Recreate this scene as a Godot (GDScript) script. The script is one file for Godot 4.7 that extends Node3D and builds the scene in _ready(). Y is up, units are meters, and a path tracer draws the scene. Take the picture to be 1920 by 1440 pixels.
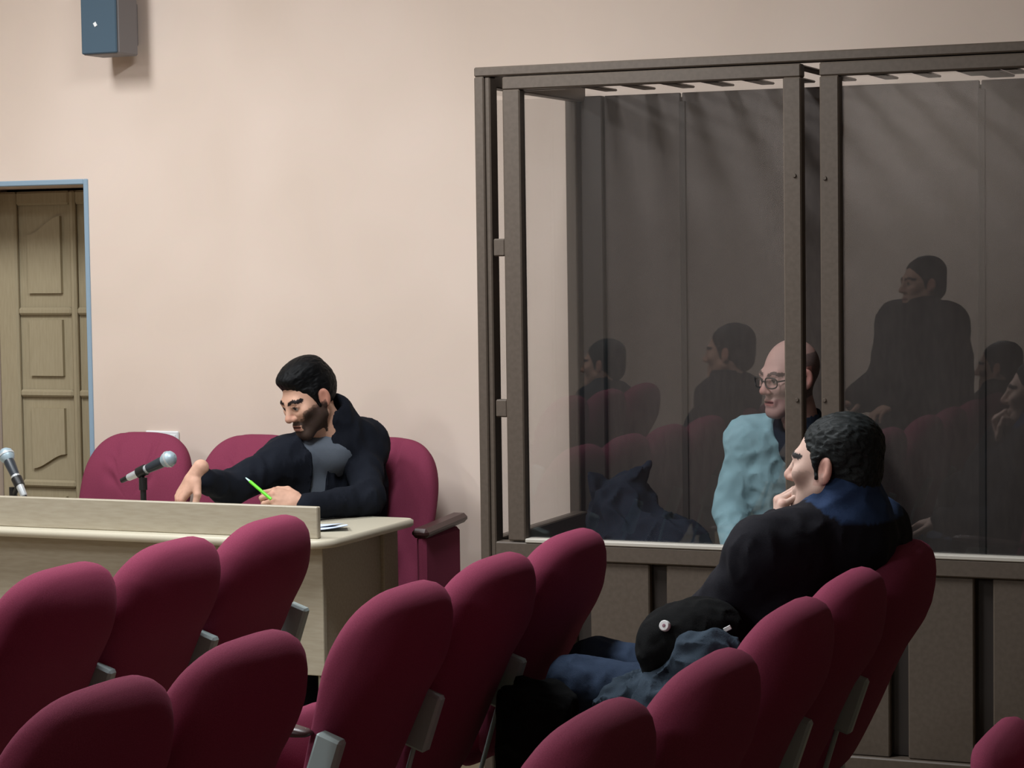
extends Node3D
# A courtroom: glass dock on the right, a long table on the left, rows of maroon seats in front.
# World: the long wall is the plane z = 0, x runs along it to the right, y is up; metres.

const PITCH := 0.508
var M := {}
var taken := {}

# ---------------------------------------------------------------- signed distance shapes
class Sdf:
	var prims := []
	var noise: FastNoiseLite
	var amp := 0.0
	var stretch := Vector3.ONE

	func cap(a: Vector3, b: Vector3, ra: float, rb: float, k := 0.02, op := 0) -> void:
		prims.append([0, a, b, ra, rb, k, op])

	func ell(c: Vector3, r: Vector3, k := 0.02, op := 0, turn := Basis.IDENTITY) -> void:
		prims.append([1, c, r, turn.inverse(), turn, k, op])

	# keeps the side where n.p < d
	func half(n: Vector3, d: float, k := 0.004) -> void:
		prims.append([2, n.normalized(), d, 0.0, 0.0, k, 2])

	func folds(amount: float, frequency: float, along := Vector3.ONE, s := 3) -> void:
		noise = FastNoiseLite.new()
		noise.noise_type = FastNoiseLite.TYPE_SIMPLEX_SMOOTH
		noise.seed = s
		noise.frequency = frequency
		noise.fractal_octaves = 2
		amp = amount
		stretch = along

	func build(g: Geo, h: float, xf := Transform3D.IDENTITY, paint = null) -> void:
		var lo := Vector3(1e9, 1e9, 1e9)
		var hi := -lo
		for p in prims:
			if p[6] != 0:
				continue
			if p[0] == 0:
				for e in [[p[1], p[3]], [p[2], p[4]]]:
					lo = lo.min(e[0] - Vector3.ONE * e[1])
					hi = hi.max(e[0] + Vector3.ONE * e[1])
			elif p[0] == 1:
				var m: float = maxf(p[2].x, maxf(p[2].y, p[2].z))
				lo = lo.min(p[1] - Vector3.ONE * m)
				hi = hi.max(p[1] + Vector3.ONE * m)
		lo -= Vector3.ONE * (h * 3.0 + amp)
		hi += Vector3.ONE * (h * 3.0 + amp)
		var nx := int((hi.x - lo.x) / h) + 2
		var ny := int((hi.y - lo.y) / h) + 2
		var nz := int((hi.z - lo.z) / h) + 2
		var f := PackedFloat32Array()
		f.resize(nx * ny * nz)
		f.fill(1.0)
		for p in prims:
			var k: float = p[5]
			var op: int = p[6]
			var pad := k + h * 3.0
			var x0 := 0
			var y0 := 0
			var z0 := 0
			var x1 := nx - 1
			var y1 := ny - 1
			var z1 := nz - 1
			var blo := lo
			var bhi := hi
			if p[0] == 0:
				blo = (p[1] - Vector3.ONE * p[3]).min(p[2] - Vector3.ONE * p[4])
				bhi = (p[1] + Vector3.ONE * p[3]).max(p[2] + Vector3.ONE * p[4])
			elif p[0] == 1:
				var bt: Basis = p[4]
				var r0: Vector3 = p[2]
				var e := Vector3(sqrt(pow(bt.x.x * r0.x, 2) + pow(bt.y.x * r0.y, 2) + pow(bt.z.x * r0.z, 2)), sqrt(pow(bt.x.y * r0.x, 2) + pow(bt.y.y * r0.y, 2) + pow(bt.z.y * r0.z, 2)), sqrt(pow(bt.x.z * r0.x, 2) + pow(bt.y.z * r0.y, 2) + pow(bt.z.z * r0.z, 2)))
				blo = p[1] - e
				bhi = p[1] + e
			if p[0] != 2:
				x0 = maxi(0, int((blo.x - pad - lo.x) / h))
				y0 = maxi(0, int((blo.y - pad - lo.y) / h))
				z0 = maxi(0, int((blo.z - pad - lo.z) / h))
				x1 = mini(nx - 1, int((bhi.x + pad - lo.x) / h) + 1)
				y1 = mini(ny - 1, int((bhi.y + pad - lo.y) / h) + 1)
				z1 = mini(nz - 1, int((bhi.z + pad - lo.z) / h) + 1)
			var kind: int = p[0]
			var a: Vector3 = p[1]
			var ab := Vector3.ZERO
			var inv := 0.0
			var ra := 0.0
			var rd := 0.0
			var rr := Vector3.ONE
			var r2 := Vector3.ONE
			var bi := Basis.IDENTITY
			var pd := 0.0
			if kind == 0:
				ab = p[2] - p[1]
				inv = 1.0 / maxf(ab.length_squared(), 1e-9)
				ra = p[3]
				rd = p[4] - p[3]
			elif kind == 1:
				rr = Vector3.ONE / p[2]
				r2 = rr * rr
				bi = p[3]
			else:
				pd = p[2]
			for iz in range(z0, z1 + 1):
				for iy in range(y0, y1 + 1):
					var at := x0 + nx * (iy + ny * iz)
					for ix in range(x0, x1 + 1):
						var q := lo + Vector3(ix, iy, iz) * h
						var d := 0.0
						if kind == 0:
							q -= a
							var t := clampf(q.dot(ab) * inv, 0.0, 1.0)
							d = (q - ab * t).length() - ra - rd * t
						elif kind == 1:
							q = bi * (q - a)
							var k0 := (q * rr).length()
							var k1 := (q * r2).length()
							d = k0 * (k0 - 1.0) / maxf(k1, 1e-6)
						else:
							d = q.dot(a) - pd
						var o := f[at]
						if op == 0:
							var m := maxf(k - absf(o - d), 0.0)
							f[at] = minf(o, d) - m * m * 0.25 / k
						else:
							if op == 1:
								d = -d
							var m2 := maxf(k - absf(o - d), 0.0)
							f[at] = maxf(o, d) + m2 * m2 * 0.25 / k
						at += 1
		if noise:
			var near := h * 5.0 + amp * 2.0
			var at2 := 0
			for iz in nz:
				for iy in ny:
					for ix in nx:
						if absf(f[at2]) < near:
							var q := lo + Vector3(ix, iy, iz) * h
							f[at2] += amp * (absf(noise.get_noise_3dv(q * stretch)) * 2.0 - 0.5)
						at2 += 1
		# surface nets
		var index := PackedInt32Array()
		index.resize(nx * ny * nz)
		index.fill(-1)
		var lim := h * 4.0 + amp * 3.0
		var sy := nx
		var sz := nx * ny
		var cells := PackedInt32Array()
		for iz in nz - 1:
			for iy in ny - 1:
				var at := nx * (iy + ny * iz)
				for ix in nx - 1:
					var f0 := f[at]
					if absf(f0) < lim:
						var f1 := f[at + 1]
						var f2 := f[at + sy]
						var f3 := f[at + sy + 1]
						var f4 := f[at + sz]
						var f5 := f[at + sz + 1]
						var f6 := f[at + sz + sy]
						var f7 := f[at + sz + sy + 1]
						var neg := int(f0 < 0) + int(f1 < 0) + int(f2 < 0) + int(f3 < 0) + int(f4 < 0) + int(f5 < 0) + int(f6 < 0) + int(f7 < 0)
						if neg != 0 and neg != 8:
							var s := Vector3.ZERO
							var c := 0
							if (f0 < 0) != (f1 < 0): s += Vector3(f0 / (f0 - f1), 0, 0); c += 1
							if (f2 < 0) != (f3 < 0): s += Vector3(f2 / (f2 - f3), 1, 0); c += 1
							if (f4 < 0) != (f5 < 0): s += Vector3(f4 / (f4 - f5), 0, 1); c += 1
							if (f6 < 0) != (f7 < 0): s += Vector3(f6 / (f6 - f7), 1, 1); c += 1
							if (f0 < 0) != (f2 < 0): s += Vector3(0, f0 / (f0 - f2), 0); c += 1
							if (f1 < 0) != (f3 < 0): s += Vector3(1, f1 / (f1 - f3), 0); c += 1
							if (f4 < 0) != (f6 < 0): s += Vector3(0, f4 / (f4 - f6), 1); c += 1
							if (f5 < 0) != (f7 < 0): s += Vector3(1, f5 / (f5 - f7), 1); c += 1
							if (f0 < 0) != (f4 < 0): s += Vector3(0, 0, f0 / (f0 - f4)); c += 1
							if (f1 < 0) != (f5 < 0): s += Vector3(1, 0, f1 / (f1 - f5)); c += 1
							if (f2 < 0) != (f6 < 0): s += Vector3(0, 1, f2 / (f2 - f6)); c += 1
							if (f3 < 0) != (f7 < 0): s += Vector3(1, 1, f3 / (f3 - f7)); c += 1
							s /= float(c)
							var n := Vector3(f1 + f3 + f5 + f7 - f0 - f2 - f4 - f6, f2 + f3 + f6 + f7 - f0 - f1 - f4 - f5, f4 + f5 + f6 + f7 - f0 - f1 - f2 - f3)
							var q := lo + (Vector3(ix, iy, iz) + s) * h
							index[at] = g.v.size()
							cells.append(at)
							g.v.append(xf * q)
							g.n.append((xf.basis * n).normalized())
							g.c.append(paint.call(q, n.normalized()) if paint != null else Color.WHITE)
					at += 1
		for at in cells:
			var f0 := f[at]
			for axis in 3:
				var s1: int = [1, sy, sz][axis]
				var u: int = [sy, sz, 1][axis]
				var w: int = [sz, 1, sy][axis]
				var f1 := f[at + s1]
				if (f0 < 0) == (f1 < 0) or at - u - w < 0:
					continue
				var a := index[at]
				var b := index[at - u]
				var c := index[at - u - w]
				var d := index[at - w]
				if a < 0 or b < 0 or c < 0 or d < 0:
					continue
				if f0 < 0:
					g.i.append_array(PackedInt32Array([a, c, b, a, d, c]))
				else:
					g.i.append_array(PackedInt32Array([a, b, c, a, c, d]))

class Geo:
	var v := PackedVector3Array()
	var n := PackedVector3Array()
	var c := PackedColorArray()
	var i := PackedInt32Array()

	func mesh(colored := true) -> ArrayMesh:
		var arrays := []
		arrays.resize(Mesh.ARRAY_MAX)
		arrays[Mesh.ARRAY_VERTEX] = v
		arrays[Mesh.ARRAY_NORMAL] = n
		if colored:
			arrays[Mesh.ARRAY_COLOR] = c
		arrays[Mesh.ARRAY_INDEX] = i
		var m := ArrayMesh.new()
		m.add_surface_from_arrays(Mesh.PRIMITIVE_TRIANGLES, arrays)
		return m

# ---------------------------------------------------------------- nodes
func numbered(called: String) -> String:
	var k: int = taken.get(called, 0)
	taken[called] = k + 1
	return called if k == 0 else "%s_%03d" % [called, k]

func tag(o: Node, label: String, category: String, group := "") -> void:
	o.set_meta("label", label)
	o.set_meta("category", category)
	if group:
		o.set_meta("group", group)

func thing(called: String, label: String, category: String, at := Vector3.ZERO, turn := 0.0, group := "") -> Node3D:
	var o := Node3D.new()
	o.name = numbered(called)
	add_child(o)
	o.position = at
	o.rotation.y = turn
	tag(o, label, category, group)
	return o

func holder(called: String, parent: Node) -> Node3D:
	var o := Node3D.new()
	o.name = called
	parent.add_child(o, true)
	return o

func part(called: String, shape: Mesh, mat: Material, parent: Node, label := "") -> MeshInstance3D:
	var o := MeshInstance3D.new()
	o.name = called
	o.mesh = shape
	o.material_override = mat
	parent.add_child(o, true)
	if label:
		o.set_meta("label", label)
	return o

func single(called: String, shape: Mesh, mat: Material, label: String, category: String, group := "") -> MeshInstance3D:
	var o := part(numbered(called), shape, mat, self)
	tag(o, label, category, group)
	return o

func struct(called: String, shape: Mesh, mat: Material, label: String) -> MeshInstance3D:
	var o := part(numbered(called), shape, mat, self)
	o.set_meta("kind", "structure")
	o.set_meta("label", label)
	return o

# ---------------------------------------------------------------- shapes
func begin() -> SurfaceTool:
	var st := SurfaceTool.new()
	st.begin(Mesh.PRIMITIVE_TRIANGLES)
	return st

func done(st: SurfaceTool) -> ArrayMesh:
	st.index()
	return st.commit()

# a flat convex face turned away from the point c
func face(st: SurfaceTool, p: Array, c: Vector3) -> void:
	var n: Vector3 = (p[1] - p[0]).cross(p[2] - p[0]).normalized()
	var mid := Vector3.ZERO
	for q in p:
		mid += q
	mid /= p.size()
	var out := n.dot(mid - c) > 0
	for k in range(1, p.size() - 1):
		var tri := [p[0], p[k + 1], p[k]] if out else [p[0], p[k], p[k + 1]]
		for q in tri:
			st.set_normal(n if out else -n)
			st.add_vertex(q)

# a box with chamfered edges
func bbox(st: SurfaceTool, c: Vector3, s: Vector3, b := 0.004, turn := Basis.IDENTITY) -> void:
	var e := s / 2.0
	b = minf(b, minf(e.x, minf(e.y, e.z)) * 0.9)
	var at := func(x: float, y: float, z: float) -> Vector3: return c + turn * Vector3(x, y, z)
	for a in 3:
		var u := (a + 1) % 3
		var w := (a + 2) % 3
		for sa in [-1, 1]:
			var quad := []
			for q in [[-1, -1], [1, -1], [1, 1], [-1, 1]]:
				var v := Vector3.ZERO
				v[a] = sa * e[a]
				v[u] = q[0] * (e[u] - b)
				v[w] = q[1] * (e[w] - b)
				quad.append(c + turn * v)
			face(st, quad, c)
			for su in [-1, 1]:
				var strip := []
				for q in [[0, -1], [0, 1], [1, 1], [1, -1]]:
					var v := Vector3.ZERO
					v[a] = sa * (e[a] - b * q[0])
					v[u] = su * (e[u] - b * (1 - q[0]))
					v[w] = q[1] * (e[w] - b)
					strip.append(c + turn * v)
				face(st, strip, c)
	for sx in [-1, 1]:
		for sy in [-1, 1]:
			for sz in [-1, 1]:
				face(st, [at.call(sx * e.x, sy * (e.y - b), sz * (e.z - b)), at.call(sx * (e.x - b), sy * e.y, sz * (e.z - b)), at.call(sx * (e.x - b), sy * (e.y - b), sz * e.z)], c)

# a box given by two corners
func span(st: SurfaceTool, a: Vector3, b: Vector3, bevel := 0.004) -> void:
	bbox(st, (a + b) / 2.0, (b - a).abs(), bevel)

func box(a: Vector3, b: Vector3, bevel := 0.004) -> ArrayMesh:
	var st := begin()
	span(st, a, b, bevel)
	return done(st)

# rows of points -> smooth skin
func skin(st: SurfaceTool, rows: Array, closed := true, caps := true) -> void:
	var nr := rows.size()
	var nc: int = rows[0].size()
	var last := nc if closed else nc - 1
	st.set_smooth_group(0)
	for r in nr - 1:
		for c in last:
			var c2 := (c + 1) % nc
			for q in [rows[r][c], rows[r + 1][c], rows[r + 1][c2], rows[r][c], rows[r + 1][c2], rows[r][c2]]:
				st.add_vertex(q)
	if caps:
		for e in [0, nr - 1]:
			var mid := Vector3.ZERO
			for q in rows[e]:
				mid += q
			mid /= nc
			st.set_smooth_group(1 + int(e > 0))
			for c in nc:
				var c2 := (c + 1) % nc
				for q in ([mid, rows[e][c], rows[e][c2]] if e == 0 else [mid, rows[e][c2], rows[e][c]]):
					st.add_vertex(q)

func skinned(st: SurfaceTool) -> ArrayMesh:
	st.generate_normals()
	st.index()
	return st.commit()

func tube_rows(path: Array, radii: Array, sides := 12) -> Array:
	var rows := []
	for k in path.size():
		var dir: Vector3 = (path[mini(k + 1, path.size() - 1)] - path[maxi(k - 1, 0)]).normalized()
		var side := dir.cross(Vector3.UP)
		if side.length() < 0.05:
			side = dir.cross(Vector3.RIGHT)
		side = side.normalized()
		var up := side.cross(dir)
		var ring := []
		for s in sides:
			var t := TAU * s / sides
			ring.append(path[k] + (side * cos(t) + up * sin(t)) * radii[k])
		rows.append(ring)
	return rows

func tube(path: Array, radii: Array, sides := 12) -> ArrayMesh:
	var st := begin()
	skin(st, tube_rows(path, radii, sides))
	return skinned(st)

# a convex or star-shaped outline in the x-y plane, thickened from z0 to z1
func slab(outline: Array, z0: float, z1: float, xf := Transform3D.IDENTITY) -> ArrayMesh:
	var st := begin()
	var a := []
	var b := []
	var mid := Vector3.ZERO
	for p in outline:
		a.append(xf * Vector3(p.x, p.y, z0))
		b.append(xf * Vector3(p.x, p.y, z1))
		mid += xf * Vector3(p.x, p.y, (z0 + z1) / 2)
	mid /= outline.size()
	var ca := Vector3.ZERO
	var cb := Vector3.ZERO
	for k in a.size():
		ca += a[k]
		cb += b[k]
	ca /= a.size()
	cb /= b.size()
	for k in a.size():
		var k2 := (k + 1) % a.size()
		face(st, [a[k], a[k2], ca], mid)
		face(st, [b[k], b[k2], cb], mid)
		face(st, [a[k], a[k2], b[k2], b[k]], mid)
	return done(st)

# ---------------------------------------------------------------- materials
func noise_tex(freq: float, c0: Color, c1: Color, s := 1, size := 512, octaves := 4) -> NoiseTexture2D:
	var n := FastNoiseLite.new()
	n.noise_type = FastNoiseLite.TYPE_SIMPLEX_SMOOTH
	n.frequency = freq
	n.seed = s
	n.fractal_octaves = octaves
	var t := NoiseTexture2D.new()
	t.width = size
	t.height = size
	t.seamless = true
	t.noise = n
	var g := Gradient.new()
	g.set_color(0, c0)
	g.set_color(1, c1)
	t.color_ramp = g
	return t

func bump_tex(freq: float, s := 1, strength := 4.0, size := 512) -> NoiseTexture2D:
	var n := FastNoiseLite.new()
	n.noise_type = FastNoiseLite.TYPE_SIMPLEX_SMOOTH
	n.frequency = freq
	n.seed = s
	n.fractal_octaves = 3
	var t := NoiseTexture2D.new()
	t.width = size
	t.height = size
	t.seamless = true
	t.noise = n
	t.as_normal_map = true
	t.bump_strength = strength
	return t

func mat(called: String, c: Color, rough := 0.6, spec := 0.5, metal := 0.0) -> StandardMaterial3D:
	var m := StandardMaterial3D.new()
	m.resource_name = called
	m.albedo_color = c
	m.roughness = rough
	m.metallic = metal
	m.metallic_specular = spec
	M[called] = m
	return m

func grain(m: StandardMaterial3D, t: Texture2D, scale: Vector3) -> void:
	m.albedo_texture = t
	m.uv1_triplanar = true
	m.uv1_world_triplanar = true
	m.uv1_scale = scale

func relief(m: StandardMaterial3D, t: Texture2D, amount: float, scale := Vector3.ZERO) -> void:
	m.normal_enabled = true
	m.normal_texture = t
	m.normal_scale = amount
	m.uv1_triplanar = true
	m.uv1_world_triplanar = true
	if scale != Vector3.ZERO:
		m.uv1_scale = scale

func make_materials() -> void:
	var w := mat("wall_paint", Color(0.85, 0.785, 0.735), 0.85, 0.3)
	grain(w, noise_tex(0.006, Color(0.955, 0.95, 0.94), Color(1, 1, 1), 5, 512, 3), Vector3.ONE * 0.35)
	mat("ceiling_paint", Color(0.9, 0.89, 0.87), 0.9, 0.3)
	var fl := mat("linoleum", Color(0.53, 0.475, 0.385), 0.45, 0.4)
	grain(fl, noise_tex(0.02, Color(0.86, 0.85, 0.83), Color(1, 1, 1), 2), Vector3.ONE * 1.2)
	mat("skirting", Color(0.16, 0.11, 0.125), 0.5, 0.4)
	mat("blue_trim", Color(0.53, 0.62, 0.69), 0.5, 0.4)
	var d := mat("door_wood", Color(0.66, 0.615, 0.51), 0.5, 0.4)
	grain(d, noise_tex(0.03, Color(0.94, 0.935, 0.92), Color(1, 1, 1), 12), Vector3(6.0, 0.6, 6.0))
	var t := mat("table_laminate", Color(0.67, 0.64, 0.57), 0.42, 0.45)
	grain(t, noise_tex(0.03, Color(0.92, 0.91, 0.89), Color(1, 1, 1), 22), Vector3(0.7, 5.0, 5.0))
	mat("table_edge", Color(0.75, 0.725, 0.65), 0.4, 0.45)
	var f := mat("maroon_fabric", Color(0.545, 0.247, 0.342), 0.92, 0.2)
	grain(f, noise_tex(0.09, Color(0.80, 0.78, 0.79), Color(1, 1, 1), 31), Vector3.ONE * 7.0)
	relief(f, bump_tex(0.2, 32, 5.0), 0.5, Vector3.ONE * 7.0)
	f.rim_enabled = true
	f.rim = 0.05
	f.rim_tint = 0.6
	mat("armrest_wood", Color(0.215, 0.125, 0.125), 0.4, 0.5)
	mat("chair_metal", Color(0.58, 0.64, 0.64), 0.45, 0.5)
	mat("chair_dark", Color(0.10, 0.09, 0.10), 0.5, 0.4)
	var b := mat("brown_paint", Color(0.35, 0.312, 0.276), 0.5, 0.45)
	grain(b, noise_tex(0.05, Color(0.9, 0.89, 0.88), Color(1, 1, 1), 41), Vector3.ONE * 2.0)
	var bp := mat("brown_panel", Color(0.27, 0.238, 0.22), 0.6, 0.4)
	grain(bp, noise_tex(0.03, Color(0.86, 0.85, 0.85), Color(1, 1, 1), 45), Vector3(2.5, 0.8, 2.5))
	mat("brown_batten", Color(0.18, 0.157, 0.143), 0.6, 0.4)
	mat("sill_white", Color(0.72, 0.70, 0.66), 0.5, 0.5)
	var gl := mat("dock_glass", Color(0.35, 0.37, 0.38, 0.04), 0.0, 0.5)
	gl.transparency = BaseMaterial3D.TRANSPARENCY_ALPHA
	mat("speaker_grille", Color(0.25, 0.325, 0.38), 0.7, 0.4)
	mat("speaker_box", Color(0.50, 0.49, 0.495), 0.6, 0.4)
	mat("white_plastic", Color(0.86, 0.87, 0.87), 0.4, 0.5)
	mat("black_plastic", Color(0.045, 0.05, 0.055), 0.45, 0.5)
	mat("mic_mesh", Color(0.60, 0.68, 0.72), 0.45, 0.6, 0.3)
	mat("mic_silver", Color(0.74, 0.76, 0.77), 0.35, 0.6, 0.3)
	mat("mic_dark", Color(0.13, 0.16, 0.19), 0.4, 0.5)
	mat("paper", Color(0.78, 0.83, 0.91), 0.8, 0.3)
	mat("pen_green", Color(0.42, 0.88, 0.18), 0.35, 0.5)
	mat("pen_tip", Color(0.78, 0.93, 0.90), 0.35, 0.5)
	for q in ["skin_vertex", "cloth_vertex"]:
		var s := mat(q, Color.WHITE, 0.6 if q == "skin_vertex" else 0.9, 0.35)
		s.vertex_color_use_as_albedo = true
	var cloth := bump_tex(0.12, 52, 4.0)
	relief(M.cloth_vertex, cloth, 0.35, Vector3.ONE * 6.0)
	for q in [["black_knit", Color(0.085, 0.098, 0.13)], ["navy_cloth", Color(0.105, 0.13, 0.175)], ["slate_cloth", Color(0.20, 0.245, 0.29)], ["black_felt", Color(0.04, 0.045, 0.05)], ["teal_knit", Color(0.55, 0.69, 0.73)], ["grey_shirt", Color(0.36, 0.39, 0.43)], ["dark_trousers", Color(0.09, 0.095, 0.11)], ["jeans", Color(0.19, 0.24, 0.32)], ["hair_black", Color(0.055, 0.06, 0.07)], ["hair_dark", Color(0.10, 0.115, 0.12)], ["hair_grey", Color(0.34, 0.33, 0.33)], ["shoe_black", Color(0.05, 0.05, 0.055)], ["uniform_black", Color(0.06, 0.065, 0.07)]]:
		var c := mat(q[0], q[1], 0.9, 0.25)
		relief(c, cloth, 0.5, Vector3.ONE * 6.0)
	for q in [["hair_black", 61, 0.5], ["hair_dark", 62, 0.25]]:
		M[q[0]].albedo_texture = noise_tex(0.05, Color(q[2], q[2], q[2]), Color(1, 1, 1), q[1], 512, 3)
		M[q[0]].uv1_scale = Vector3(6.0, 28.0, 28.0)
		M[q[0]].roughness = 0.55
	M.hair_dark.albedo_color = Color(0.21, 0.235, 0.24)
	var lamp := mat("lamp_glow", Color(0.95, 0.95, 0.95), 0.6, 0.3)
	lamp.emission_enabled = true
	lamp.emission = Color(1.0, 0.98, 0.95)
	lamp.emission_energy_multiplier = 2.0

# ---------------------------------------------------------------- the room
func _ready() -> void:
	# camera
	var cam := Camera3D.new()
	cam.name = "camera"
	cam.fov = 19.155
	cam.near = 0.05
	cam.far = 60.0
	cam.transform = Transform3D(Basis(Vector3.UP, 0.39823) * Basis(Vector3.RIGHT, -0.05781) * Basis(Vector3.BACK, -0.01393), Vector3(0, 1.62, 7.306))
	add_child(cam)
	# surroundings and exposure: a closed room lit by its ceiling lamps alone
	var env := Environment.new()
	env.background_mode = Environment.BG_COLOR
	env.background_color = Color.BLACK
	env.tonemap_mode = Environment.TONE_MAPPER_LINEAR
	env.tonemap_exposure = 1.06
	env.sdfgi_enabled = true
	env.ssao_enabled = true
	env.ssil_enabled = true
	var we := WorldEnvironment.new()
	we.name = "surroundings"
	we.environment = env
	add_child(we)
	make_materials()
	# ceiling lamps: x, z, energy, where
	for q in [[-4.7, 2.0, 7.2, "before the peach wall above the long table"], [-2.75, 2.3, 7.2, "nearest the glass dock"], [-4.9, 5.2, 7.5, "above the front of the audience"], [-3.4, 8.2, 9.0, "by the wall opposite the dock"]]:
		ceiling_light(Vector3(q[0], 3.2, q[1]), q[2], q[3])
	room()
	dock()
	table()
	chairs()
	fittings()
	microphones()
	people()
	belongings()

func ceiling_light(at: Vector3, energy: float, place: String) -> void:
	var o := thing("ceiling_light", "long white fluorescent ceiling lamp " + place, "lamp", at, 0.0, "ceiling lamps of the courtroom")
	var st := begin()
	bbox(st, Vector3(0, 0.07, 0), Vector3(0.36, 0.06, 1.26), 0.008)
	part("housing", done(st), M.white_plastic, o)
	st = begin()
	bbox(st, Vector3(0, 0.03, 0), Vector3(0.32, 0.03, 1.22), 0.006)
	part("diffuser", done(st), M.lamp_glow, o)
	var l := AreaLight3D.new()
	l.name = "lamp_light"
	l.area_size = Vector2(0.3, 1.2)
	l.light_energy = energy
	l.light_color = Color(0.97, 0.985, 1.0)
	l.area_range = 20.0
	l.area_attenuation = 2.0
	l.shadow_enabled = true
	o.add_child(l)
	l.rotation.x = -PI / 2
	l.position = Vector3(0, 0.005, 0)

func room() -> void:
	var h := 3.3
	var x0 := -7.6
	var x1 := 6.5
	var z1 := 9.6
	var st := begin()
	span(st, Vector3(x0 - 0.2, -0.2, -0.6), Vector3(x1 + 0.2, 0, z1 + 0.2), 0.0)
	struct("floor", done(st), M.linoleum, "pale tan linoleum floor of the courtroom")
	struct("ceiling", box(Vector3(x0 - 0.2, h, -0.6), Vector3(x1 + 0.2, h + 0.2, z1 + 0.2), 0.0), M.ceiling_paint, "white painted ceiling")
	# long wall with the door recess: opening x -5.49 .. -4.81, up to y 1.90
	st = begin()
	span(st, Vector3(x0 - 0.2, 0, -0.47), Vector3(-5.49, h, 0), 0.0)
	span(st, Vector3(-5.49, 1.90, -0.47), Vector3(-4.81, h, 0), 0.0)
	span(st, Vector3(-4.81, 0, -0.47), Vector3(x1 + 0.2, h, 0), 0.0)
	struct("wall_front", done(st), M.wall_paint, "peach painted wall behind the table and the glass dock")
	struct("wall_back", box(Vector3(x0 - 0.2, 0, z1), Vector3(x1 + 0.2, h, z1 + 0.2), 0.0), M.wall_paint, "peach painted wall at the far side of the hall")
	struct("wall_left", box(Vector3(x0 - 0.2, 0, 0), Vector3(x0, h, z1), 0.0), M.wall_paint, "peach painted end wall")
	struct("wall_right", box(Vector3(x1, 0, 0), Vector3(x1 + 0.2, h, z1), 0.0), M.wall_paint, "peach painted end wall behind the audience")
	struct("baseboard_front", box(Vector3(-4.79, 0, 0), Vector3(-2.85, 0.085, 0.014), 0.003), M.skirting, "dark skirting board along the peach wall")
	struct("baseboard_right", box(Vector3(-0.68, 0, 0), Vector3(x1, 0.085, 0.014), 0.003), M.skirting, "dark skirting board beyond the glass dock")
	# blue corner bead round the door opening
	st = begin()
	span(st, Vector3(-4.812, 0, -0.02), Vector3(-4.792, 1.918, 0.006), 0.003)
	struct("trim_1", done(st), M.blue_trim, "thin blue trim down the side of the door opening")
	struct("trim_2", box(Vector3(-5.51, 1.898, -0.02), Vector3(-4.812, 1.918, 0.006), 0.003), M.blue_trim, "thin blue trim across the top of the door opening")
	door()

func door() -> void:
	var o := Node3D.new()
	o.name = "door_1"
	add_child(o)
	o.set_meta("kind", "structure")
	o.set_meta("label", "tan wooden panelled door set in a deep recess")
	var zb := -0.405
	var zf := -0.38
	part("leaf", box(Vector3(-5.485, 0.005, zb - 0.02), Vector3(-4.815, 1.89, zb), 0.002), M.door_wood, o)
	for q in [[-5.485, -5.391], [-5.139, -5.112], [-4.86, -4.815]]:
		part("stile", box(Vector3(q[0], 0.005, zb), Vector3(q[1], 1.89, zf), 0.008), M.door_wood, o)
	var cols := [[-5.391, -5.139], [-5.112, -4.86]]
	var rails := [[1.835, 1.89], [1.395, 1.425], [1.065, 1.095], [0.70, 0.73], [0.005, 0.14]]
	for c in cols:
		for r in rails:
			part("rail", box(Vector3(c[0], r[0], zb), Vector3(c[1], r[1], zf - 0.002), 0.008), M.door_wood, o)
	for ci in 2:
		var c: Array = cols[ci]
		var a: float = c[0] + 0.048
		var b: float = c[1] - 0.048
		# outer edge is the low side of each curved end
		for r in [[1.482, 1.715, 1, 1.79], [1.15, 1.375, 0, 0.0], [0.775, 1.02, -1, 0.835], [0.19, 0.60, 1, 0.665]]:
			var y0: float = r[0]
			var y1: float = r[1]
			var pts := []
			var n := 8
			if r[2] == -1:
				for k in n + 1:
					var t := float(k) / n
					var u := t if ci == 0 else 1.0 - t
					pts.append(Vector2(lerpf(a, b, t), lerpf(y0, r[3], smoothstep(0, 1, u))))
			else:
				pts.append(Vector2(a, y0))
				pts.append(Vector2(b, y0))
			if r[2] == 1:
				for k in n + 1:
					var t := 1.0 - float(k) / n
					var u := t if ci == 0 else 1.0 - t
					pts.append(Vector2(lerpf(a, b, t), lerpf(y1, r[3], smoothstep(0, 1, u))))
			else:
				pts.append(Vector2(b, y1))
				pts.append(Vector2(a, y1))
			part("panel", slab(pts, zb, zb + 0.016), M.door_wood, o)

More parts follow.
